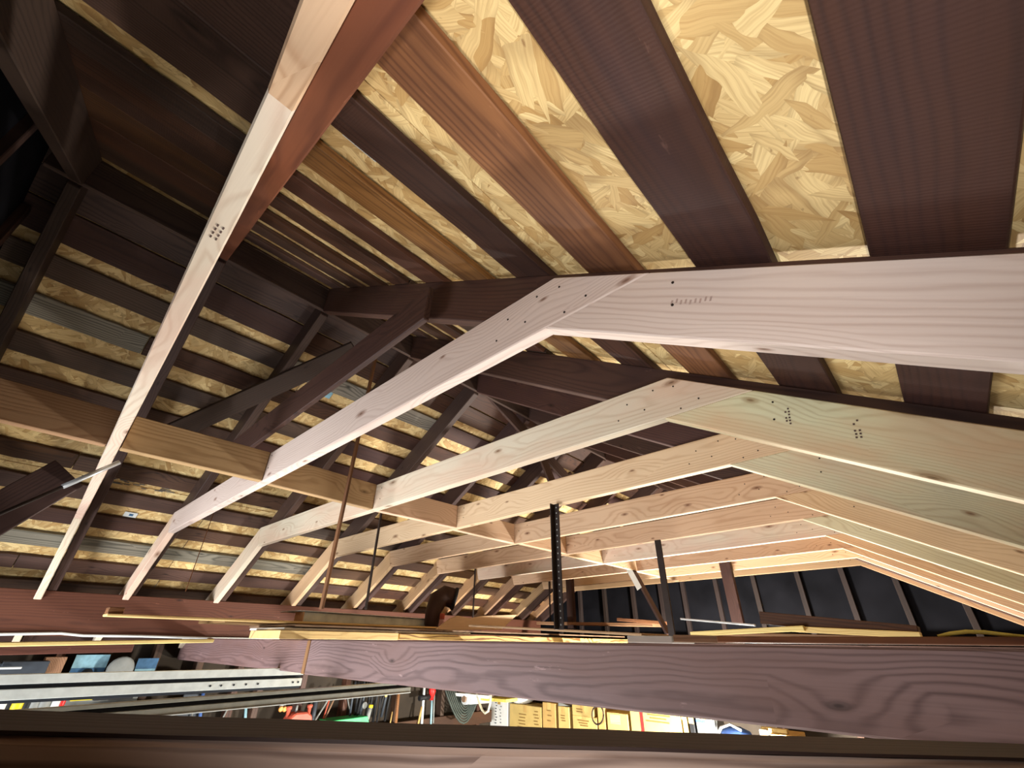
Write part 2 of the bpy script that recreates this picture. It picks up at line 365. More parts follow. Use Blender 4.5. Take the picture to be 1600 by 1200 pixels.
# left slope: board upper edges follow the strip spacing seen from below
EL = [-2.12-.115, -2.345+.0]
EL = []
WL = []
for k in range(-1, 14):
    lo = -2.535-.19*k                      # lower edge of the open strip = upper edge of the board
    hi = -2.535-.19*(k+1)+.088             # upper edge of the next strip
    if k == -1: hi = lo-.19+.03+.03
    EL.append(hi-.0); WL.append(lo-hi)
EL.append(-2.335); WL.append(.115); EL.append(-2.215); WL.append(.11)
def matL(i, j, y):
    if (i, j) in ((1, 1), (2, 0), (9, 0)): return GREYW
    r = random.random()
    return OLD if r < .78 else (OLD_RED if r < .86 else (GREYW if r < .885 else OLD_PURPLE))
def splL(i):
    s = [[.72], [.72, 1.95], [.1, 1.33], [1.33, 3.1], [.72, 2.55], [1.95], [.1, 2.55], [1.33], [.72, 3.2], [1.95], [.1, 2.6], [1.33]]
    return s[i % 12]
cl = slope('ceiling', zL, SL, UPL, EL, WL, splL, matL, XE_L)

# stickers and print on the strand board, as flat pieces of the ceiling
def on_R(px, py, lift=.0): d = ray(px, py); n = V(SR, 0, 1); c = RZ+SR*RX+.0232; return d*((c-lift)/n.dot(d))
def on_L(px, py, lift=.0): d = ray(px, py); n = V(-SL, 0, 1); c = RZ-SL*RX+.0205; return d*((c-lift)/n.dot(d))
q = on_R(566, 229); M = frame(q-UPR*.001, (0, 1, 0), UPR)
st = tag(link('barcode_sticker', boxbm(.085, .032, .001, 0), PAPER, M, cr), 'white barcode sticker')
b = bmesh.new()
for k in range(12): boxbm(.0018 if k % 3 else .0032, .020, .0006, 0, bm=b, off=(-.012+k*.0042, .002, -.0008))
link('barcode', b, INK, M, st)
b = bmesh.new(); boxbm(.012, .014, .0006, 0, bm=b, off=(-.032, .004, -.0008)); link('print_block', b, INK, M, st)
q = on_L(204, 804); M = frame(q-UPL*.002, (0, 1, 0), UPL)
st = tag(link('label_sticker', boxbm(.07, .045, .001, 0), PAPER, M, cl), 'small white sticker')
b = bmesh.new(); boxbm(.022, .02, .0006, 0, bm=b, off=(.004, 0, -.0008)); link('print_block', b, SEAB, M, st)
q = on_L(503, 612); M = frame(q-UPL*.002, (0, 1, 0), UPL); link('pale_patch', boxbm(.14, .06, .002, 0), SKYB, M, cl)
q = on_L(214, 757)
b = bmesh.new()
for k in range(22): boxbm(random.uniform(.02, .06), .006, .0008, 0, bm=b, off=(random.uniform(-.2, .2), random.uniform(-.022, .022), 0))
tag(link('printed_stamp', b, INK, frame(q-UPL*.002, (0, 1, 0), UPL), cl), kind='stuff')

# ------------------------------------------------------------------ old rafters, ridge, collars
tag(bar('ridge_board', (RX, Y0, RZ-.095), (RX, Y1, RZ-.095), .022, .15, (0, 0, 1), RAFT), 'old dark ridge board running under the peak of the roof', 'ridge board')
ORD = ['first', 'second', 'third', 'fourth', 'fifth', 'sixth', 'seventh', 'eighth', 'ninth']
YR = [-.40]+YK[:9]+[5.42]
for k, y in enumerate(YR):
    yo = y+(.04 if 0 < k < 10 else 0); th = .045
    if k == 0: wR, wL = 'in the dark bay before the nearest pine frame', 'in the dark bay before the nearest pine frame'
    elif k == 10: wR = wL = 'flat against the black far gable'
    else: wR = wL = 'beside the '+ORD[k-1]+' pine frame from the camera'
    dep = .15
    yl = yo+(.03 if k == 2 else 0)
    def raf(zf, sgn, s, xe, ya, yb, mat, lab):
        up = UPR if sgn > 0 else UPL; xr = RX+sgn*.012
        ya, yb = (ya, yb) if k != 1 else (.04+(-.45-xr)*.069, .04+(-.45-xe)*.069)
        A = V(xr, ya, zf(xr)); B = V(xe, yb, zf(xe)); dn = -up*dep; dz = dep*math.hypot(1, s)
        pts = [A, B, B+dn, V(xr, ya, zf(xr)-dep*math.hypot(1, s))]
        tag(prism('roof_rafter', pts, (0, th, 0), B-A, mat), lab, 'rafter', 'old rafters of the roof')
    raf(zR, 1, SR, XE_R-.02, yo, yo, RAFT_RED if k == 1 else DARKR if k == 0 else RAFT, ('broad red-brown' if k == 1 else 'dark old')+' right-slope rafter '+wR)  # near-bay rafter: the bay's shade is put into its colour
    raf(zL, -1, SL, XE_L+.02, yo, yl, DARKR if k == 0 else RAFT, 'dark old left-slope rafter '+wL)  # left near-bay rafter likewise painted with the bay's shade

tag(prism('collar_tie', [atY(672, 447, .64), atY(662, 497, .64), atY(372, 712, .64), atY(362, 690, .64)], (0, .022, 0), (1, 0, 0), RAFT),
    'old dark collar board crossing above the second pine frame from rafter to rafter', 'collar tie')
nl = V(-SL, 0, 1); cb = RZ-SL*RX-.19
def under_L(px, py): d = ray(px, py); return d*(cb/nl.dot(d))
bar('wind_brace', under_L(556, 546), under_L(238, 690), .12, .022, UPL, DARKR)
tag(bpy.data.objects['wind_brace'], 'near-black diagonal board nailed under the left rafters behind the old collar', 'brace')
for (a, b, w_, lab) in (((757, 606), (886, 748), .10, 'brown raking strut dropping from the ridge behind the third pine frame'),
                    ((846, 712), (862, 752), .09, 'short brown strut beside the raking strut below the third pine frame'),
                    ((893, 742), (872, 768), .07, 'small dark strut rising behind the fourth pine collar')):
    tag(bar('ridge_strut', atX(*a, -2.14), atX(*b, -2.14), w_, .022, (1, 0, 0), RAFT), lab, 'strut')

# ------------------------------------------------------------------ the ten new pine frames
KX = [-3.62, -3.66, -3.68, -3.7, -3.75, -3.8, -3.82, -3.83, -3.85, -3.86]
PKX = [-.457, -.494, -.480, -.476, -.459, -.465, -.454, -.447, -.436, -.464]
PKZ = [.638, .644, .629, .6425, .640, .644, .644, .644, .652, .643]
FM = [(PINE_PALE, PINE), (PINE_GREY, PINE_GREY), (PINE_PALE, PINE_GREEN), (PINE, PINE_GREEN), (PINE, PINE), (PINE, PINE_GREEN), (PINE_PALE, PINE), (PINE, PINE), (PINE, PINE), (TAN, TAN)]
FL = ['nearest pine frame, seen almost end-on as a pale strip up the left',
      'pale grey pine frame with a wide right leg and a knot near the right edge',
      'third pine frame, pinkish collar and greenish right leg with ink stamps',
      'fourth pine frame, warm collar meeting a grey-green right leg',
      'fifth pine frame, orange-tinted collar below the fourth',
      'sixth pine frame, knotty collar just under the fifth',
      'seventh pine frame, white-lit lower edge, fourth from the black gable',
      'eighth pine frame, second before the one against the black gable',
      'ninth pine frame, with the last white-lit lower edge before the gable',
      'farthest pine frame, tan and unlit below, flat against the black gable']
th = .038
for k, y in enumerate(YK):
    F = thing('rafter_frame', (-2.1, y, .6), FL[k], 'frame', 'new pine frames under the roof')
    skew = .069 if k == 0 else .011 if k == 1 else 0.      # y drift towards the left end
    def P(x, z, kk=skew, yy=y-.05*(k == 0)): return V(x, yy+(-.45-x)*kk if kk > .05 else yy+max(0, -.45-x)*kk, z)
    px, pz = PKX[k], PKZ[k]; kx = KX[k]; kz = .592
    D = .140; vR = D*math.hypot(1, SR); tl = (pz-kz)/(px-kx)
    # right leg: under the boards, butting up against the collar; its foot rests at the eave
    drop = .0 if k != 2 else .03
    def rb(x): return pz-SR*(x-px)
    def rt(x): return rb(x)+vR
    xs = px+(vR+.0)/(SR+tl)            # where the collar's lower line meets the leg's upper line
    xe = XE_R-.08
    leg = [P(px, pz), P(xe, rb(xe)), P(xe, rt(xe)), P(xs, rt(xs))]
    LEG = prism('leg', leg, (0, th, 0), (1, 0, -SR), FM[k][1], F)
    # collar: tip cut along the roof, left end mitred onto the left leg
    xt = px+(vR-D*1.0)/(SR+tl)
    ztop = pz+tl*(xt-px)+D
    vL = .14*math.hypot(1, SL)
    # left leg lower line through the kink, slope SL
    tanm = math.tan((math.atan(tl)+math.atan(SL))/2)
    mx = D*math.sin((math.atan(tl)+math.atan(SL))/2)/math.cos((math.atan(SL)-math.atan(tl))/2)
    mz = D*math.cos((math.atan(tl)+math.atan(SL))/2)/math.cos((math.atan(SL)-math.atan(tl))/2)
    col = [P(kx, kz), P(px, pz), P(xs, rt(xs)), P(xt, rt(xt)), P(kx-mx, kz+mz)]
    CLR = prism('collar', col, (0, th, 0), (1, 0, tl), FM[k][0], F)
    xb = XE_L+.12
    lleg = [P(kx, kz), P(kx-mx, kz+mz), P(xb, kz+mz+SL*(xb-kx+mx)), P(xb, kz+SL*(xb-kx))]
    prism('leg', lleg, (0, th, 0), (1, 0, SL), PINE_PALE if k in (0, 1, 2) else TAN if k > 4 else PINE, F)
    # nail heads at both joints, scattered knots aside
    b = bmesh.new()
    for (ux, uz) in ((-.06, .05), (-.12, .09), (-.02, .11), (.05, .10), (-.16, .04), (.12, .03), (.16, .06), (.30, -.10), (.31, -.05), (.06, .015), (-1.62, .03), (-1.62, .09), (-1.70, .06)):
        xx, zz = px+ux, pz+uz
        if zz > rt(xx)-.012: continue
        c_ = P(xx, zz)-V(0, .0005, 0); bm2 = tubebm([c_-V(RX, y, .6)+V(0, .004, 0), c_-V(RX, y, .6)-V(0, .0008, 0)], .0028, 7, b)
    tag(link('nail_heads', b, NAIL, Matrix.Translation((RX, y, .6)), CLR), kind='stuff')
    if k == 2:
        for sx in (.33, .46):
            b = bmesh.new(); X = px+sx; c_ = P(X, (rb(X)+rt(X))/2+.02)-V(0, .0006, 0)
            for r in range(6):
                for cc in range(2):
                    if random.random() < .85: boxbm(.0042, .0008, .0045, 0, bm=b, off=(cc*.008+random.uniform(-.001, .001), 0, r*.0085-.03))
            tag(link('lumber_stamp', b, STAMP, Matrix.Translation(c_) @ Matrix.Rotation(.15, 4, 'Y'), LEG), kind='stuff')
    if k == 1:
        b = bmesh.new(); X = px+.30; c_ = P(X, (rb(X)+rt(X))/2-.0)-V(0, .0006, 0)
        for r in range(9): boxbm(.003, .0006, .009, 0, bm=b, off=(r*.009, 0, random.uniform(-.003, .003)))
        tag(link('lumber_stamp', b, plain('faint_ink', srgb(178, 154, 144), .8), Matrix.Translation(c_) @ Matrix.Rotation(math.atan(SR)-.1, 4, 'Y'), LEG), kind='stuff')
    if k == 0:
        b = bmesh.new()
        for r in range(4):
            for cc in range(2): boxbm(.006, .003, .0008, 0, bm=b, off=(r*.012, cc*.009-.006, 0))
        tag(link('lumber_stamp', b, STAMP, frame(P(-.78, pz+tl*(-.78-px)-.0008)+V(0, th/2, 0), (1, 0, tl), (0, 0, 1)), CLR), kind='stuff')

# blocking between the collars, on the middle line
BX = [-2.14, -2.14, -2.155, -2.155, -2.2, -2.17, -2.2, -2.18, -2.2, -2.2]
bl = ['long tan blocking board at the left edge, before the nearest pine frame', 'tan blocking board between the nearest and the grey pine frames',
      'brownish blocking board between the grey frame and the pinkish frame', 'blocking board with a slanting shadow between third and fourth frames',
      'blocking board between the fourth and fifth pine frames', 'blocking board between the fifth and sixth pine frames',
      'small blocking board between the sixth and seventh pine frames', 'small blocking board between the seventh and eighth pine frames',
      'small blocking board between the eighth and ninth pine frames',
      'farthest blocking board, against the frame on the black gable']
for k in range(10):
    ya = YK[k-1]+(.108 if k == 1 else .057 if k == 2 else .038) if k else Y0+.02
    yb = YK[k]+(.066 if k == 0 else .018 if k == 1 else 0.)
    x = BX[k]; kz = .592+(PKZ[k]-.592)*(x-KX[k])/(PKX[k]-KX[k])
    k0 = max(0, k-1); kz0 = .592+(PKZ[k0]-.592)*(x-KX[k0])/(PKX[k0]-KX[k0])
    bx = x-.019; A = V(bx, ya+.001, kz0+.071); B = V(bx, yb-.001, kz+.071)
    if k == 0: A.z = B.z
    tag(bar('blocking_board', A, B, .038, .138, (0, 0, 1), TAN if k < 3 else PINE), bl[k], 'blocking', 'blocking boards between the collars')

# ------------------------------------------------------------------ tie beams and strongback
TY = 1.25
tag(bar('tie_beam', (-2.5, TY+.022, -.0765), (XE_R, TY+.022, -.0765), .044, .151, (0, 0, 1), BEAM, bv=.005, seg=24, jit=.002),
    'broad purple-brown tie beam crossing the lower right of the picture', 'beam')
tag(bar('tie_beam', (-4.78, TY+.07, -.078), (-2.1, TY+.07, -.078), .044, .150, (0, 0, 1), BEAM, bv=.005, seg=16, jit=.002),
    'greyer tie beam lapped behind the left end of the broad one', 'beam')
tag(bar('splice_cleat', (-2.515, TY+.022, -.15), (-2.515, TY+.022, -.004), .03, .05, (0, 1, 0), OLD_RED), 'pale brown upright cleat at the lap of the two tie beams', 'cleat')
for i, (y, lab) in enumerate(((2.5, 'old tie beam carrying the stored boards, behind the broad one'), (3.72, 'old tie beam under the far ends of the stored boards'), (4.94, 'old tie beam in front of the black gable'))):
    tag(bar('tie_beam', (-4.78, y, -.078), (XE_R, y, -.078), .05, .145, (0, 0, 1), RAFT), lab, 'beam')
tag(bar('strongback_beam', (-4.27, Y0, .125), (-4.27, Y1-.1, .125), .045, .25, (0, 0, 1), BEAM_DK, seg=20, jit=.002), 'long dark red-brown plank on edge along the left eave', 'beam')
# near joist, skewed across the bottom of the view
d = V(.5891, .8069, -.0437); B0 = V(-.6031, .051, -.0517); n_ = V(.8076, -.5897, 0)
c0 = B0+n_*.045; h = .24
M0 = c0-V(0, 0, h/2)
nj = thing('near_joist', tuple(M0), 'heavy weathered joist running right across the bottom of the picture', 'joist')
bar('beam', M0-V(0, 0, .0015)-d*.50, M0-V(0, 0, .0015)+d*1.30, .09, h-.003, (0, 0, 1), BEAM_FG, nj, bv=.004, seg=30, jit=.0015)
tag(bar('shade_strip', c0-V(0, 0, .0012)-d*.50, c0-V(0, 0, .0012)+d*1.30, .086, .0024, (0, 0, 1), DARKR, nj, bv=0, seg=30, jit=.001), 'thin dark strip painting the shade on the joist top')  # strip added to paint the unlit dark top of the joist

# ------------------------------------------------------------------ hangers, posts and rods
def rod(name, px0, px1, Y, w_, mat, lab, cat, d2=None, z0=None):
    A = atY(*px0, Y); B = atY(*px1, Y); B = V((A.x+B.x)/2, Y, B.z); A = V(B.x, Y, A.z)
    return tag(bar(name, A, B, w_, d2 or w_, (0, 1, 0), mat, bv=.001), lab, cat)
A = atX(588, 553, -2.1); B = atX(502, 952, -2.1)
tag(bar('hanger_strip', A, B, .024, .012, (0, 1, 0), RAFT_RED, bv=.001), 'long thin wooden hanger strip dropping from the ridge to the stored planks', 'hanger')
rod('hanger_rod', (597, 796), (571, 952), 1.40, .011, IRON, 'thin dark rod hanging from the third collar near the long wooden strip', 'rod')
rod('hanger_rod', (741, 878), (741, 966), 3.68, .014, IRON, 'thin dark rod in front of the seventh left leg', 'rod')
rod('hanger_rod', (857, 904), (861, 972), 4.9, .016, IRON, 'faint thin rod near the left edge of the black gable', 'rod')
A = under_L(329, 815)
tag(bar('hanger_wire', V(A.x, A.y, .25), A+V(0, 0, .18), .004, .004, (0, 1, 0), RAFT_RED, bv=0), 'very thin red-brown wire hanging before the left boards', 'wire')
# perforated hanger
Yp = 1.86; A = atY(867, 788, Yp); B = atY(879, 984, Yp); xm = (A.x+B.x)/2
ph = thing('perforated_hanger', (xm, Yp, B.z), 'dark perforated steel hanger dropping from the fourth collar', 'hanger')
bar('strap', (xm, Yp, B.z), (xm, Yp, A.z), .034, .006, (0, 1, 0), IRON, ph, .001)
bar('flange', (xm-.017, Yp-.014, B.z), (xm-.017, Yp-.014, A.z), .006, .03, (0, 1, 0), IRON, ph, .001)
b = bmesh.new()
for i in range(20):
    zz = B.z+.02+(A.z-B.z-.04)*i/19; tubebm([(0, 0, zz-B.z), (0, -.0015, zz-B.z)], .004, 6, b)
tag(link('holes', b, GREYP, Matrix.Translation((xm+.003, Yp-.004, B.z)), ph), kind='stuff')
rod('angle_hanger', (1027, 844), (1052, 1000), 2.47, .034, IRON, 'dark angle-iron hanger dropping from the fifth collar in front of the raking brace', 'hanger', .012)
rod('upright_post', (890, 898), (894, 982), 4.9, .085, RAFT, 'brown upright post at the left side of the black gable', 'post', .06)
rod('upright_post', (1134, 876), (1152, 975), 4.88, .10, RAFT, 'reddish upright post before the middle of the black gable', 'post', .06)
Yb = 4.28; A = atY(988, 888, Yb); B = atY(1045, 992, Yb); B.z = max(B.z, .0)
rb_ = thing('raking_brace', tuple(B), 'brown raking brace with a white tag at its upper end', 'brace')
bar('board', A, B, .022, .085, (0, 1, 0), RAFT, rb_)
dv = (B-A).normalized(); M = frame(A+dv*.10+V(0, -.046, 0)+V(-.02, 0, 0), dv, (0, 1, 0)); link('paper_tag', boxbm(.23, .055, .002, 0), PAPER, M, rb_)

# thin steel rod at the left and the long black brace behind it
A = atX(0, 803, -2.2); B = atX(187, 722, -2.2)
cb_ = thing('door_rod', tuple(A), 'thin pale steel rod rising at the far left below the tan blocking', 'rod')
tube('shaft', [A+(A-B)*.3, A.lerp(B, .48)], .006, IRON, cb_); tube('sleeve', [A.lerp(B, .48), B], .0085, BRIGHT, cb_)
tag(bar('header_brace', atX(-60, 835, -3.0), atX(108, 740, -3.0), .03, .17, (0, 0, 1), RAFT), 'near-black raking board behind the thin steel rod at far left', 'brace')

# ------------------------------------------------------------------ planks and sheets stored on the tie beams
def slab(name, X, pa, pb, t, mat, lab, cat, depth=.1, parent=None):
    """board lying along Y: its near face stands at x = X, the corners read from the survey"""
    A = atX(*pa, X); B = atX(*pb, X); ext = V(-depth, 0, 0)
    o = prism(name, [A, B, B+V(0, 0, t), A+V(0, 0, t)], ext, B-A, mat, parent, .002)
    return tag(o, lab, cat) if lab else o
def flat(name, X0, X1, ya, yb, z0, z1, t, mat, lab, cat, turn=0.):
    A = V((X0+X1)/2, ya, z0+t/2); B = V((X0+X1)/2+turn, yb, z1+t/2)
    return tag(bar(name, A, B, abs(X1-X0), t, (0, 0, 1), mat, bv=.002), lab, cat)
flat('plywood_sheet', -3.1, -2.7, 1.17, 1.93, .0, .0, .040, PLYY, 'bright yellow thick plywood offcut at the near end of the stack', 'plywood')
flat('plywood_sheet', -3.3, -2.702, 1.94, 5.0, .004, .0, .034, PLYD, 'streaky yellow fir plywood stretching along the tie beams', 'plywood')
flat('stored_board', -3.2, -2.73, 1.20, 2.6, .0415, .0415, .012, WHITE, 'thin white-edged sheet under the brown boards of the stack', 'board')
flat('stored_board', -3.35, -2.72, 1.25, 4.9, .0585, .050, .012, BOARD_BR, 'long brown board on top of the streaky plywood', 'board')
A = V(-2.9, .44, .085); B = V(-2.9, 2.4, .0815)
sk = thing('long_batten', tuple(A), 'long thin batten with a block at its end reaching out from the stack at left', 'batten')
bar('batten', A, B, .09, .012, (0, 0, 1), PLYY, sk); bar('end_block', A+V(.0, -.0, .0195), A+V(0, .06, .0195), .06, .026, (0, 0, 1), OLD_RED, sk)
flat('stored_board', -3.5, -3.05, 1.0, 2.7, .0745, .0745, .018, BOARD_BR, 'short brown board with a pale cut corner beside the batten', 'board')
A = V(-3.08, 1.46, .150); B = V(-3.08, 2.55, .140)
wp = thing('painted_plank', tuple(A), 'white painted plank on edge with an orange cut end', 'plank')
prism('plank', [A, B, B-V(0, 0, .046), A-V(0, 0, .056)], (-.12, 0, 0), B-A, plain('chalky_paint', srgb(226, 228, 212), .6), wp)
prism('cut_end', [A+V(0, -.001, 0), A+V(0, -.001, -.056), A+V(-.12, -.001, -.056), A+V(-.12, -.001, 0)], V(0, -.003, 0), (0, 0, 1), ENDG, wp, 0)
flat('stored_board', -3.35, -3.06, 1.42, 2.5, .1525, .1425, .005, PAPER, 'thin white sheet lying on the painted plank', 'sheet')
# pointed offcut standing on edge
XX = -2.83
pts = [atX(*p, XX) for p in ((680, 985), (705, 966), (716, 962), (735, 966), (757, 962), (809, 960), (784, 984))]
tag(prism('pointed_offcut', pts, (-.022, 0, 0), (0, 1, 0), PINE), 'tan pointed wood offcut standing on edge beside the dark elbow', 'offcut')
# dark elbow hose
e = thing('elbow_hose', tuple(atX(680, 984, -3.0)), 'dark brown bent hose with a round grille end, standing on the stack', 'hose')
path = [atX(*p, -3.02) for p in ((675, 984), (674, 975), (677, 955), (684, 938), (695, 931))]
path = [path[0], path[0].lerp(path[1], .5)]+path[1:]
path.append(path[-1]+V(.05, .07, -.02))
b = tubebm([p-path[0] for p in path], [.048, .05, .055, .062, .075, .078, .076], 16)
link('hose', b, LEATHER, Matrix.Translation(path[0]), e)
ax = (path[-1]-path[-2]).normalized(); M = frame(path[-1], ax.orthogonal(), ax)
lathe('round_grille', path[-1]-ax*.01, [(.08, -.01), (.086, 0), (.086, .016), (.074, .018), (.07, .008), (0, .008)], BLACK, e, tuple(ax))
b = bmesh.new()
for i in range(5): boxbm(.11-.02*abs(i-2), .006, .006, 0, bm=b, off=(0, -.05+.025*i, 0))
tag(link('grille_bars', b, DGREY, M @ Matrix.Translation((0, 0, .006)), e), kind='stuff')
block('red_tab', atX(691, 963, -2.93), (.03, .03, .04), REDO, e, .4)

# right half of the loft: boards on the far tie beams
def lies(name, pa, pb, Za, Zb, w_, t, mat, lab, cat):
    A = atZ(*pa, Za) if False else None
def yboard(name, pa, pb, Ya, Yb_, w_, t, mat, lab, cat):
    A = atY(*pa, Ya); B = atY(*pb, Yb_)
    return tag(bar(name, A, B, w_, t, (0, 0, 1), mat, bv=.002), lab, cat)
yboard('plywood_sheet', (770, 979), (1035, 993), 2.7, 2.7, .5, .012, BOARD_BR, 'dark flat sheet lying on the stack left of the raking brace', 'plywood')
yboard('stored_board', (850, 974), (1030, 977), 4.9, 4.9, .30, .03, BOARD_BR, 'brown board lying before the foot of the left post', 'board')
yboard('stored_board', (968, 968), (1045, 974), 4.8, 4.8, .12, .03, OLD_RED, 'short reddish board lying left of the raking brace', 'board')
yboard('steel_strip', (1064, 967), (1180, 977), 3.72, 3.72, .03, .012, BRIGHT, 'thin shiny metal strip lying right of the raking brace', 'strip')
yboard('stored_board', (1195, 966), (1438, 990), 2.5, 2.5, .16, .05, OLD, 'long dark plank on top of the right-hand pile', 'plank')
yboard('stored_board', (1085, 991), (1260, 982), 2.44, 2.44, .10, .02, PLYY, 'pale thin lath under the dark plank, left half of the pile', 'lath')
yboard('stored_board', (1240, 983), (1440, 993), 2.46, 2.46, .10, .022, PLYY, 'pale lath with a split end under the dark plank, right half', 'lath')
yboard('stored_board', (1120, 991), (1400, 998), 2.46, 2.46, .09, .016, BOARD_BR, 'brown lath at the bottom of the right-hand pile', 'lath')
yboard('stored_board', (1150, 1000), (1640, 1003), 1.48, 1.48, .3, .014, OLD_RED, 'wide brown board lying flat just behind the broad tie beam', 'board')
yboard('white_sheet', (1000, 999), (1068, 1000), 1.42, 1.42, .16, .018, PAPER, 'bluish white folded sheet behind the tie beam at the brace foot', 'sheet')
yboard('stored_board', (1070, 998), (1148, 1000), 1.42, 1.42, .16, .018, BOARD_BR, 'light brown board lying beside the white folded sheet', 'board')
pts = [atY(*p, 1.40) for p in ((1466, 995), (1485, 990), (1510, 987), (1540, 988), (1570, 992), (1625, 998))]
tag(tube('extension_cord', pts, .0038, YELC, None, 8), 'yellow cord arching over the boards at the right edge', 'cord')

# strips under the strongback at the far left
tag(tube('white_cable', [atX(x, y, -4.23) for x, y in ((-60, 989), (0, 991), (60, 990), (95, 989.5), (130, 993), (220, 994), (320, 997), (436, 999))], .008, PAPER), 'white cable tacked along the bottom of the long red-brown plank', 'cable')
tag(bar('tan_lath', atX(-60, 1008, -3.3), atX(330, 1001, -3.3), .10, .018, (0, 0, 1), PLYY), 'long tan lath lying under the red-brown plank at left', 'lath')
tag(bar('furring_board', atX(-60, 1017, -3.5), atX(205, 1012, -3.5), .10, .04, (0, 0, 1), BEAM_DK), 'dark brown furring board below the tan lath at left', 'board')

# ------------------------------------------------------------------ garage door tracks
def track(X, pa, pb, bands, mat, lab):
    A = atX(*pa, X); B = atX(*pb, X); A = A+(A-B)*.25
    t = thing('door_track', tuple(B), lab, 'track'); z = 0
    for nm, hh, dep_, mm, inset in bands:
        bar(nm, A-V(inset, 0, z+hh/2), B-V(inset, 0, z+hh/2), dep_, hh, (0, 0, 1), mm, t, .001); z += hh
    return t, A, B
t1, A, B = track(-2.9, (0, 1054), (474, 1043), (('angle_iron', .034, .03, STEEL, 0), ('groove', .016, .02, GROOVE, .012), ('rail', .036, .03, STEEL, 0), ('lip', .012, .02, GROOVE, .008)), STEEL, 'bright steel door track with a drilled end under the tie beam')
dvec = (B-A).normalized(); b = bmesh.new()
for s_ in (.02, .05, .24, .30, .36, .42, .47):
    c_ = B-dvec*s_+V(.0155, 0, -.068); tubebm([c_-B, c_-B+V(.002, 0, 0)], .005, 7, b)
tag(link('holes', b, GROOVE, Matrix.Translation(B), t1), kind='stuff')
t2, A, B = track(-2.25, (0, 1111), (640, 1064), (('flange', .012, .03, STEEL_D, 0), ('groove', .014, .02, GROOVE, .010), ('rail', .02, .034, STEEL_D, 0), ('lip', .004, .03, STEEL, -.006)), STEEL_D, 'duller steel door track running lower, below the bright one')

# ------------------------------------------------------------------ things on and along the left wall
XW = -4.62
def wbox(name, c, s, mat, lab, cat, X=XW, parent=None, rz=0):
    """box whose middle is seen at pixel c, sized (along wall, out, up) in metres"""
    p = atX(*c, X)
    return tag(block(name, p, (s[1], s[0], s[2]), mat, parent, rz), lab, cat)
sh = tag(bar('wall_shelf', (-4.62, -.3, -.60), (-4.62, 1.35, -.60), .26, .025, (0, 0, 1), OLD), 'dark shelf along the left wall behind the door tracks', 'shelf')
sh = tag(bar('wall_shelf', (-4.62, -.3, -.30), (-4.62, 1.55, -.30), .24, .025, (0, 0, 1), OLD), 'upper dark shelf behind the bright door track', 'shelf')
def picture(c, w_, h_, mats, lab, tilt):
    p = atX(*c, -4.66); t = thing('print_card', tuple(p), lab, 'picture')
    M = frame(p, (0, 1, .0), (0, 0, 1)); link('card', boxbm(w_, .006, h_, 0), mats[0], M, t)
    M2 = M @ Matrix.Translation((0, .0, -h_*.3)) if True else M
    b = boxbm(w_*.98, .002, h_*.38, 0); link('lower_band', b, mats[1], frame(p+V(.005, 0, -h_*.3), (0, 1, 0), (0, 0, 1)), t)
    return t, p
t, p = picture((140, 1040), .19, .13, (SKYB, SEAB), 'printed card of pale sky and water leaning behind the bright track', 0)
lathe('dark_shape', p+V(.007, -.0, -.05), [(.03, 0), (.034, .012), (.02, .03), (0, .032)], BLACK, t, (0, 0, 1), 10)
picture((228, 1042), .13, .11, (SEAB, SKYB), 'small blue printed card right of the pale sky card', 0)
lathe('round_dial', atX(187, 1046, -4.62), [(.075, -.01), (.08, 0), (.08, .02), (.07, .026), (0, .026)], GREYP, None, (1, 0, 0), 20)
tag(bpy.data.objects['round_dial'], 'grey round dial between the two printed cards', 'dial')
wbox('tool_case', (36, 1044), (.22, .16, .08), DGREY, 'dark grey tool case at far left above the bright track', 'case')
wbox('radio', (5, 1046), (.14, .12, .07), DGREY, 'dark box with a pale bar at the left edge of the picture', 'box')
wbox('pale_bar', (8, 1044), (.15, .02, .012), PAPER, 'pale bar lying across the dark box at left edge', 'bar', -4.5)
wbox('wood_offcut', (82, 1040), (.11, .08, .10), BOARD_BR, 'brown wood block beside the dark tool case', 'block')
def bottle(c, r, h, mat, cap, lab):
    p = atX(*c, XW); t = thing('bottle', tuple(p-V(0, 0, h/2)), lab, 'bottle', 'bottles on the wall shelf')
    q = p-V(0, 0, h/2)
    lathe('body', q, [(r*.9, 0), (r, .006), (r, h*.62), (r*.45, h*.8), (r*.4, h*.84)], mat, t, n=14)
    lathe('cap', q+V(0, 0, h*.84), [(r*.46, 0), (r*.46, h*.15), (r*.4, h*.16)], cap, t, n=12)
bottle((6, 1092), .030, .13, WHITE, PAPER, 'white bottle at the left picture edge between the tracks')
bottle((19, 1092), .020, .12, BLACK, DGREY, 'black bottle left of the yellow-topped jar')
bottle((32, 1091), .034, .12, YEL, YEL, 'fat yellow jar between the two tracks')
bottle((46, 1091), .026, .12, BLACK, DGREY, 'black bottle right of the fat yellow jar')
bottle((59, 1089), .03, .13, GREYP, PAPER, 'grey bottle, first of a light pair between the tracks')
bottle((74, 1088), .034, .13, GREYP, PAPER, 'grey bottle, second of a light pair between the tracks')
bottle((92, 1086), .026, .13, PAPER, WHITE, 'white slim bottle left of the yellow box')
bottle((102, 1086), .018, .12, RED, BLACK, 'thin red-brown bottle next to the yellow box')
wbox('yellow_box', (129, 1087), (.12, .06, .05), YEL, 'bright yellow box between the two door tracks', 'box')
wbox('backing_sheet', (75, 1094), (1.0, .01, .10), GREYP, 'grey backing sheet behind the row of bottles', 'sheet', -4.70)
wbox('power_tool', (178, 1084), (.22, .1, .06), BLACK, 'black power tool lying right of the yellow box', 'tool')
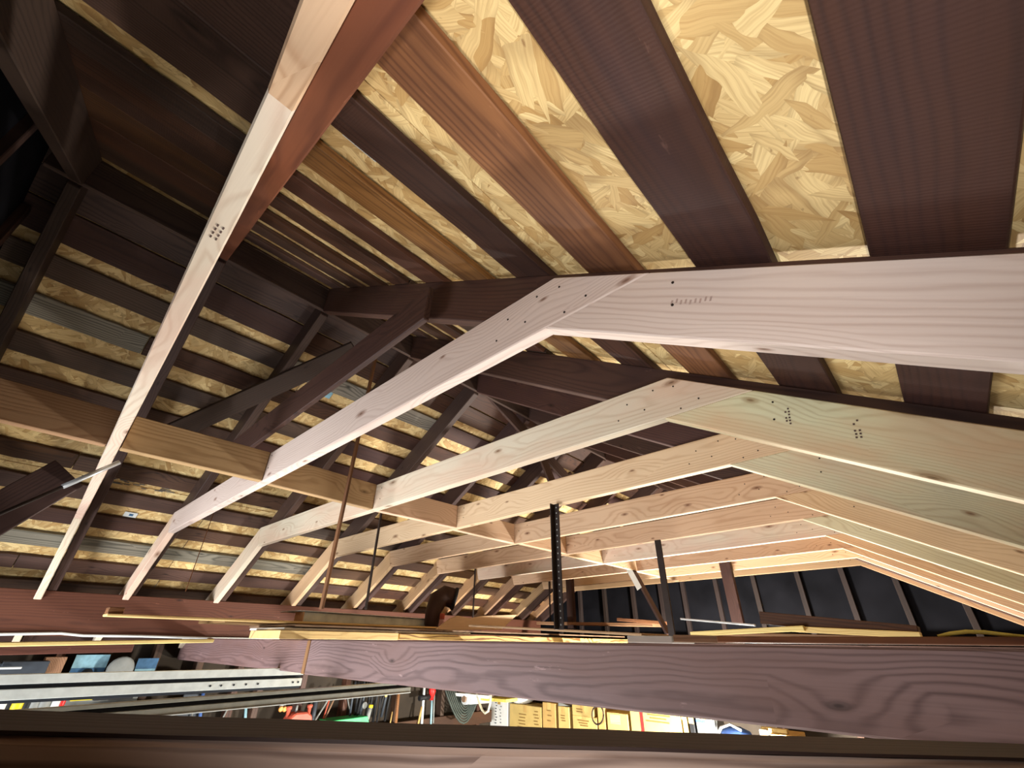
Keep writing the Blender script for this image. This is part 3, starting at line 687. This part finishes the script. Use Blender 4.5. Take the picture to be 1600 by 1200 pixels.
wbox('white_carton', (226, 1078), (.075, .06, .07), PAPER, 'white carton standing between the tracks', 'carton')
wbox('cream_carton', (241, 1077), (.085, .06, .06), CARD, 'cream carton beside the white carton between the tracks', 'carton')
wbox('lower_carton', (172, 1111), (.3, .1, .05), CARD, 'cream carton under the lower track at left', 'carton')
wbox('lower_carton', (215, 1111), (.12, .08, .10), PAPER, 'white carton under the lower track', 'carton')
wbox('lower_carton', (230, 1112), (.1, .08, .1), PLYY, 'yellowish carton under the lower track beside the white one', 'carton')
lathe('oval_tin', atX(267, 1113, XW), [(.05, 0), (.055, .01), (.055, .05), (.05, .055), (0, .055)], GREYP)
tag(bpy.data.objects['oval_tin'], 'oval grey tin under the lower track beside a stud', 'tin')
bar('slate_sheet', atX(278, 1112, -4.7), atX(312, 1110, -4.7), .012, .22, (0, 0, 1), DGREY)
tag(bpy.data.objects['slate_sheet'], 'dark slate sheet leaning on the wall left of the blue pipe', 'sheet')
tag(bar('tool_rail', (-4.702, .4, -.80), (-4.702, 4.9, -.80), .026, .12, (0, 0, 1), OLD), 'old board nailed along the left wall behind the leaning pipes', 'rail')
def vrod(name, p0, p1, r, mat, lab, cat, X=-4.675):
    A = atX(*p0, X); B = atX(*p1, X); B = A+(B-A)*max(1, (A.z+.80)/max(.05, A.z-B.z))
    return tag(tube(name, [A, B], r, mat, None, 8), lab, cat)
vrod('blue_pipe', (320, 1066), (312, 1125), .012, BLUE, 'blue pipe standing against the left wall', 'pipe')
vrod('thin_wire', (304, 1098), (299, 1122), .005, GREYP, 'thin grey wire left of the blue pipe', 'wire')
vrod('leaning_rod', (364, 1092), (347, 1124), .006, GREYP, 'thin grey rod leaning between blue pipe and pale blue stick', 'rod')
vrod('pale_stick', (386, 1085), (383, 1126), .011, LBLUE, 'pale blue stick standing left of the orange-tipped strap', 'stick')
s_ = thing('hanging_strap', tuple(atX(446, 1084, -4.66)), 'grey strap with an orange buckle hanging on the left wall', 'strap')
bar('strap', atX(447, 1078, -4.66), atX(441, 1107, -4.66), .012, .05, (0, 1, 0), GREYP, s_, .001)
for dy in (-3, 3): lathe('buckle', atX(442+dy, 1108, -4.64), [(.016, -.01), (.022, 0), (.016, .01)], ORANGE, s_, (1, 0, 0), 10)
# red fuel can
p = atX(472, 1120, -4.56)
g = thing('fuel_can', tuple(p-V(0, 0, .1)), 'faded red fuel can standing left of the leaning pipes', 'can')
prism('can', [p+V(0, a, b_) for a, b_ in ((-.13, -.12), (.12, -.12), (.10, .0), (.05, .03), (-.06, .03), (-.10, 0))], (-.14, 0, 0), (0, 1, 0), REDO, g, .012)
for a in (-.10, .09): lathe('knob', p+V(-.07, a, .0), [(.016, 0), (.016, .05), (.024, .055), (.024, .075), (0, .08)], REDO, g, n=12)
lathe('spout', p+V(-.07, -.03, .03), [(.01, 0), (.01, .05)], GREYP, g, n=8)
# leaning pipes and hanging cords
for i, (a, b_, r, mt, lab) in enumerate((((522, 1078), (491, 1128), .009, GREYP, 'pale leaning pipe right of the fuel can'), ((519, 1080), (504, 1126), .007, REDO, 'thin reddish rod among the leaning pipes'),
    ((528, 1080), (505, 1128), .008, BOARD_BR, 'brown leaning rod behind the pale pipe'), ((540, 1076), (546, 1106), .006, GREYP, 'short grey rod hanging left of the black cords'),
    ((496, 1080), (488, 1126), .022, DGREY, 'dark wide pipe beside the fuel can'))):
    vrod('leaning_pipe', a, b_, r, mt, lab, 'pipe')
random.seed(3)
cc = thing('cord_bundle', tuple(atX(565, 1075, -4.6)), 'bundle of black cords hanging on the left wall above the green box', 'cords')
for i in range(14):
    x0 = 548+i*4.2; a = atX(x0+8, 1066+random.uniform(-2, 2), -4.6-random.random()*.06); e_ = atX(x0-2+random.uniform(-3, 3), 1118+random.uniform(0, 14), -4.6-random.random()*.06)
    tube('cord', [a, a.lerp(e_, .4)+V(.02, random.uniform(-.02, .02), 0), e_], .010+random.random()*.005, random.choice((BLACK, DGREY, BLACK)), cc, 6)
for (px_, py_, r, mt, lab) in ((570, 1102, .03, GREYP, 'round grey disc hanging among the black cords'), (603, 1087, .014, CARD, 'tiny cream disc hanging on the black cords')):
    lathe('hanging_disc', atX(px_, py_, -4.58), [(r*.8, -.008), (r, 0), (r*.8, .008)], mt, None, (1, 0, 0), 12); tag(list(COL.objects)[-1], lab, 'disc')
hm = thing('brush', tuple(atX(577, 1108, -4.52)), 'pale brush with a yellow end standing in the green box', 'brush')
tube('handle', [atX(574, 1124, -4.52), atX(579, 1106, -4.52)], .018, GREYP, hm); tube('tip', [atX(579, 1106, -4.52), atX(580, 1101, -4.52)], .02, YEL, hm)
pts = [atX(*p, -4.5) for p in ((515, 1127), (575, 1119), (578, 1135), (520, 1138))]
tag(prism('green_box', pts, (-.2, 0, 0), (0, 1, 0), GREEN, None, .004), 'bright green plastic box below the black cords', 'box')
vrod('thin_stick', (613, 1112), (609, 1134), .006, CARD_D, 'short tan stick right of the black cords', 'stick')
vrod('thin_stick', (624, 1068), (618, 1134), .016, OLD_RED, 'brown upright batten right of the black cords', 'batten')
vrod('thin_stick', (659, 1104), (653, 1134), .010, CARD_D, 'tan stick left of the white pole', 'stick')
vrod('white_pole', (663, 1074), (659, 1130), .014, PAPER, 'white pole hanging left of the red clamp', 'pole')
ck = thing('bar_clamp', tuple(atX(676, 1084, -4.55)), 'red-handled bar clamp hanging on the wall', 'clamp')
tube('bar', [atX(675, 1090, -4.68), atX(673, 1136, -4.68)], .010, LBLUE, ck); tube('bar', [atX(679, 1076, -4.68), atX(677, 1130, -4.68)], .008, GREYP, ck)
tube('handle', [atX(675, 1070, -4.66), atX(675.5, 1080, -4.66), atX(674, 1094, -4.66)], [.035, .04, .02], RED, ck, 10)
tube('jaw', [atX(655, 1091, -4.67), atX(674, 1088, -4.67)], .026, BLACK, ck, 8)
# coiled net
nc = thing('coiled_net', tuple(atX(720, 1090, -4.5)), 'grey-green coiled net hanging below the white roll', 'net')
for i in range(9):
    x0 = 696+i*3; pts = []
    for k in range(11):
        a = math.pi*k/10; pts.append(atX(x0+ (56-i*5)*(k/10), 1078+math.sin(a)*(52-i*4.2), -4.5-.012*i))
    tube('strand', pts, .010, NETG, nc, 6)
q = atX(720, 1080, -4.5); tube('hook', [V(-4.715, q.y, q.z), V(-4.5, q.y, q.z), V(-4.49, q.y, q.z+.03)], .008, IRON, nc, 6)

# ------------------------------------------------------------------ shelf of boxes on the far wall
YS = 5.15
tag(bar('box_shelf', (-4.75, 5.17, -1.06), (-1.2, 5.17, -1.06), .5, .03, (0, 0, 1), OLD), 'brown shelf along the far wall carrying the cartons', 'shelf')
def carton(x0, x1, ytop, mat, lab, marks=(), lean=0, zb=-1.045, inkm=CARD_INK, dep_=.3, Y=4.98):
    A = atY(x0, 1100, Y); B = atY(x1, 1100, Y); zt = atY((x0+x1)/2, ytop, Y).z
    c = V((A.x+B.x)/2, Y+dep_/2, (zb+zt)/2); W = B.x-A.x
    t = thing('carton', (c.x, c.y, zb), lab, 'carton', 'cartons on the far shelf')
    link('box', boxbm(W-.01, dep_, zt-zb, .004), mat, Matrix.Translation(c), t)
    bar('packing_tape', (c.x, Y-.001, zt-.07), (c.x, Y-.001, zt), .05, .001, (0, 1, 0), CARD_D if mat != CARD_D else CARD, t, 0)
    for (px_, py_, w_, h_, mt) in marks:
        q = atY(px_, py_, Y-.0015); link('printed_mark', boxbm(w_, .0015, h_, 0), mt, Matrix.Translation(q), t)
    return t
def lines(x, y, n, w_, m_, dy=5): return [(x+random.uniform(-1, 1), y+dy*i, w_*random.uniform(.6, 1), .010, m_) for i in range(n)]
carton(741, 764, 1094, DGREY, 'dark slate carton left of the white carton', ())
carton(766, 794, 1090, WHITE, 'white carton with grey printed lines at the left end of the shelf', lines(775, 1098, 8, .03, INK, 4.5)+lines(782, 1104, 6, .02, INK, 5))
carton(796, 846, 1102, CARD, 'large cardboard carton right of the white carton', lines(816, 1116, 5, .14, CARD_INK)+lines(838, 1112, 5, .08, CARD_INK, 5))
carton(847, 868, 1098, CARD_D, 'narrow brown carton right of the large cardboard one', lines(858, 1110, 3, .06, CARD_INK, 8))
carton(871, 889, 1104, CARD, 'slim cream carton standing in a gap of the shelf', lines(880, 1118, 3, .07, CARD_INK, 4))
carton(893, 931, 1119, CARD, 'cardboard carton under another, middle of the shelf', lines(912, 1126, 3, .16, CARD_INK, 4))
zt = atY(912, 1119.5, 4.98).z
carton(893, 927, 1101, CARD, 'cardboard carton stacked on another in the middle of the shelf', lines(905, 1108, 2, .1, CARD_INK, 4), zb=zt+.003)
carton(932, 944, 1100, CARD_D, 'tall brown carton behind a round wire loop', ())
carton(946, 979, 1114, CARD, 'small carton with a pale label, right of the wire loop', [(961, 1124, .12, .08, PLYY)])
carton(982, 1060, 1106, CARD, 'wide cardboard carton with a red stripe', [(1003, 1126, .035, .22, RED)]+lines(1028, 1118, 3, .26, CARD_INK, 5))
carton(1061, 1069, 1110, CARD_D, 'narrow brown board standing beside the striped carton', ())
carton(1082, 1108, 1120, GREYP, 'grey-white carton on the right half of the shelf', [(1095, 1127, .09, .02, BLUE)])
carton(1071, 1080, 1116, BLACK, 'black box between the striped and the grey cartons', ())
tag(prism('grey_wedge', [atY(*p, 4.97) for p in ((872, 1096), (889, 1103), (872, 1103))], (0, .2, 0), (1, 0, 0), GREYP), 'grey wedge on top of the slim cream carton', 'wedge')
tag(tube('wire_loop', [atY(934+9*math.cos(a), 1117+15*math.sin(a), 4.93) for a in [2*math.pi*k/20 for k in range(21)]], .008, IRON, None, 6), 'dark round wire loop hanging in front of the tall brown carton', 'loop')
q = atY(1150, 1142, 5.1)
bl_ = thing('blue_bundle', tuple(q), 'blue bundle with a silver strap on the shelf right of the grey carton', 'bundle')
lathe('cloth', q-V(0, 0, .10), [(.13, 0), (.145, .04), (.12, .1), (.05, .13), (0, .135)], BLUE, bl_, n=14)
tube('strap', [q+V(-.13, -.08, -.02), q+V(-.08, -.13, .03), q+V(0, -.12, .06), q+V(.08, -.09, .02)], .012, BRIGHT, bl_, 8)
carton(1176, 1190, 1139, PAPER, 'small pale carton near the right end of the shelf', ())
carton(1192, 1232, 1147, CARD_D, 'low brown carton under the tan slat at the shelf end', ())
zt = atY(1212, 1147, 4.98).z+.017; yb_ = [V(atY(1192, 1147, 5.05).x, 5.05, zt), V(atY(1232, 1147, 5.05).x, 5.05, zt)]
tag(bar('cedar_strip', yb_[0], yb_[1], .05, .03, (0, 0, 1), CARD), 'tan slat lying at the right end of the shelf', 'slat')

# white roll and cream cord over the shelf end
rl = thing('paper_roll', tuple(atY(745, 1092, 4.3)), 'white paper roll lying under the tie beam with a brown core end', 'roll')
A = atY(726, 1092, 4.2); B = atY(764, 1090, 4.6)
tube('roll', [A, B], .055, PAPER, rl, 14); tube('core', [A-(B-A).normalized()*.02, A+(B-A)*.02], .032, BOARD_BR, rl, 12)
tag(bar('white_shelf_board', atY(708, 1083, 4.2), atY(768, 1088, 4.4), .2, .03, (0, 0, 1), WHITE), 'white board lying above the paper roll', 'board')
tag(bar('yellow_board', atY(760, 1091, 4.5), atY(800, 1094, 4.5), .2, .03, (0, 0, 1), YELC), 'yellow board right of the white board above the cartons', 'board')
q = atY(816, 1102, 5.1); q.z = atY(821, 1102, 4.98).z+.003
tag(lathe('white_bowl', q, [(.10, 0), (.17, .05), (.18, .08), (.16, .08), (0, .03)], WHITE, n=18), 'white bowl upside on the large carton', 'bowl')
tag(tube('rope_loop', [atY(*p, 4.26) for p in ((745, 1084), (748, 1096), (753, 1109), (758, 1114.5), (763, 1111), (766, 1098), (767, 1086))], .012, CREAM, None, 8), 'cream rope hanging in a loop before the white carton', 'rope')
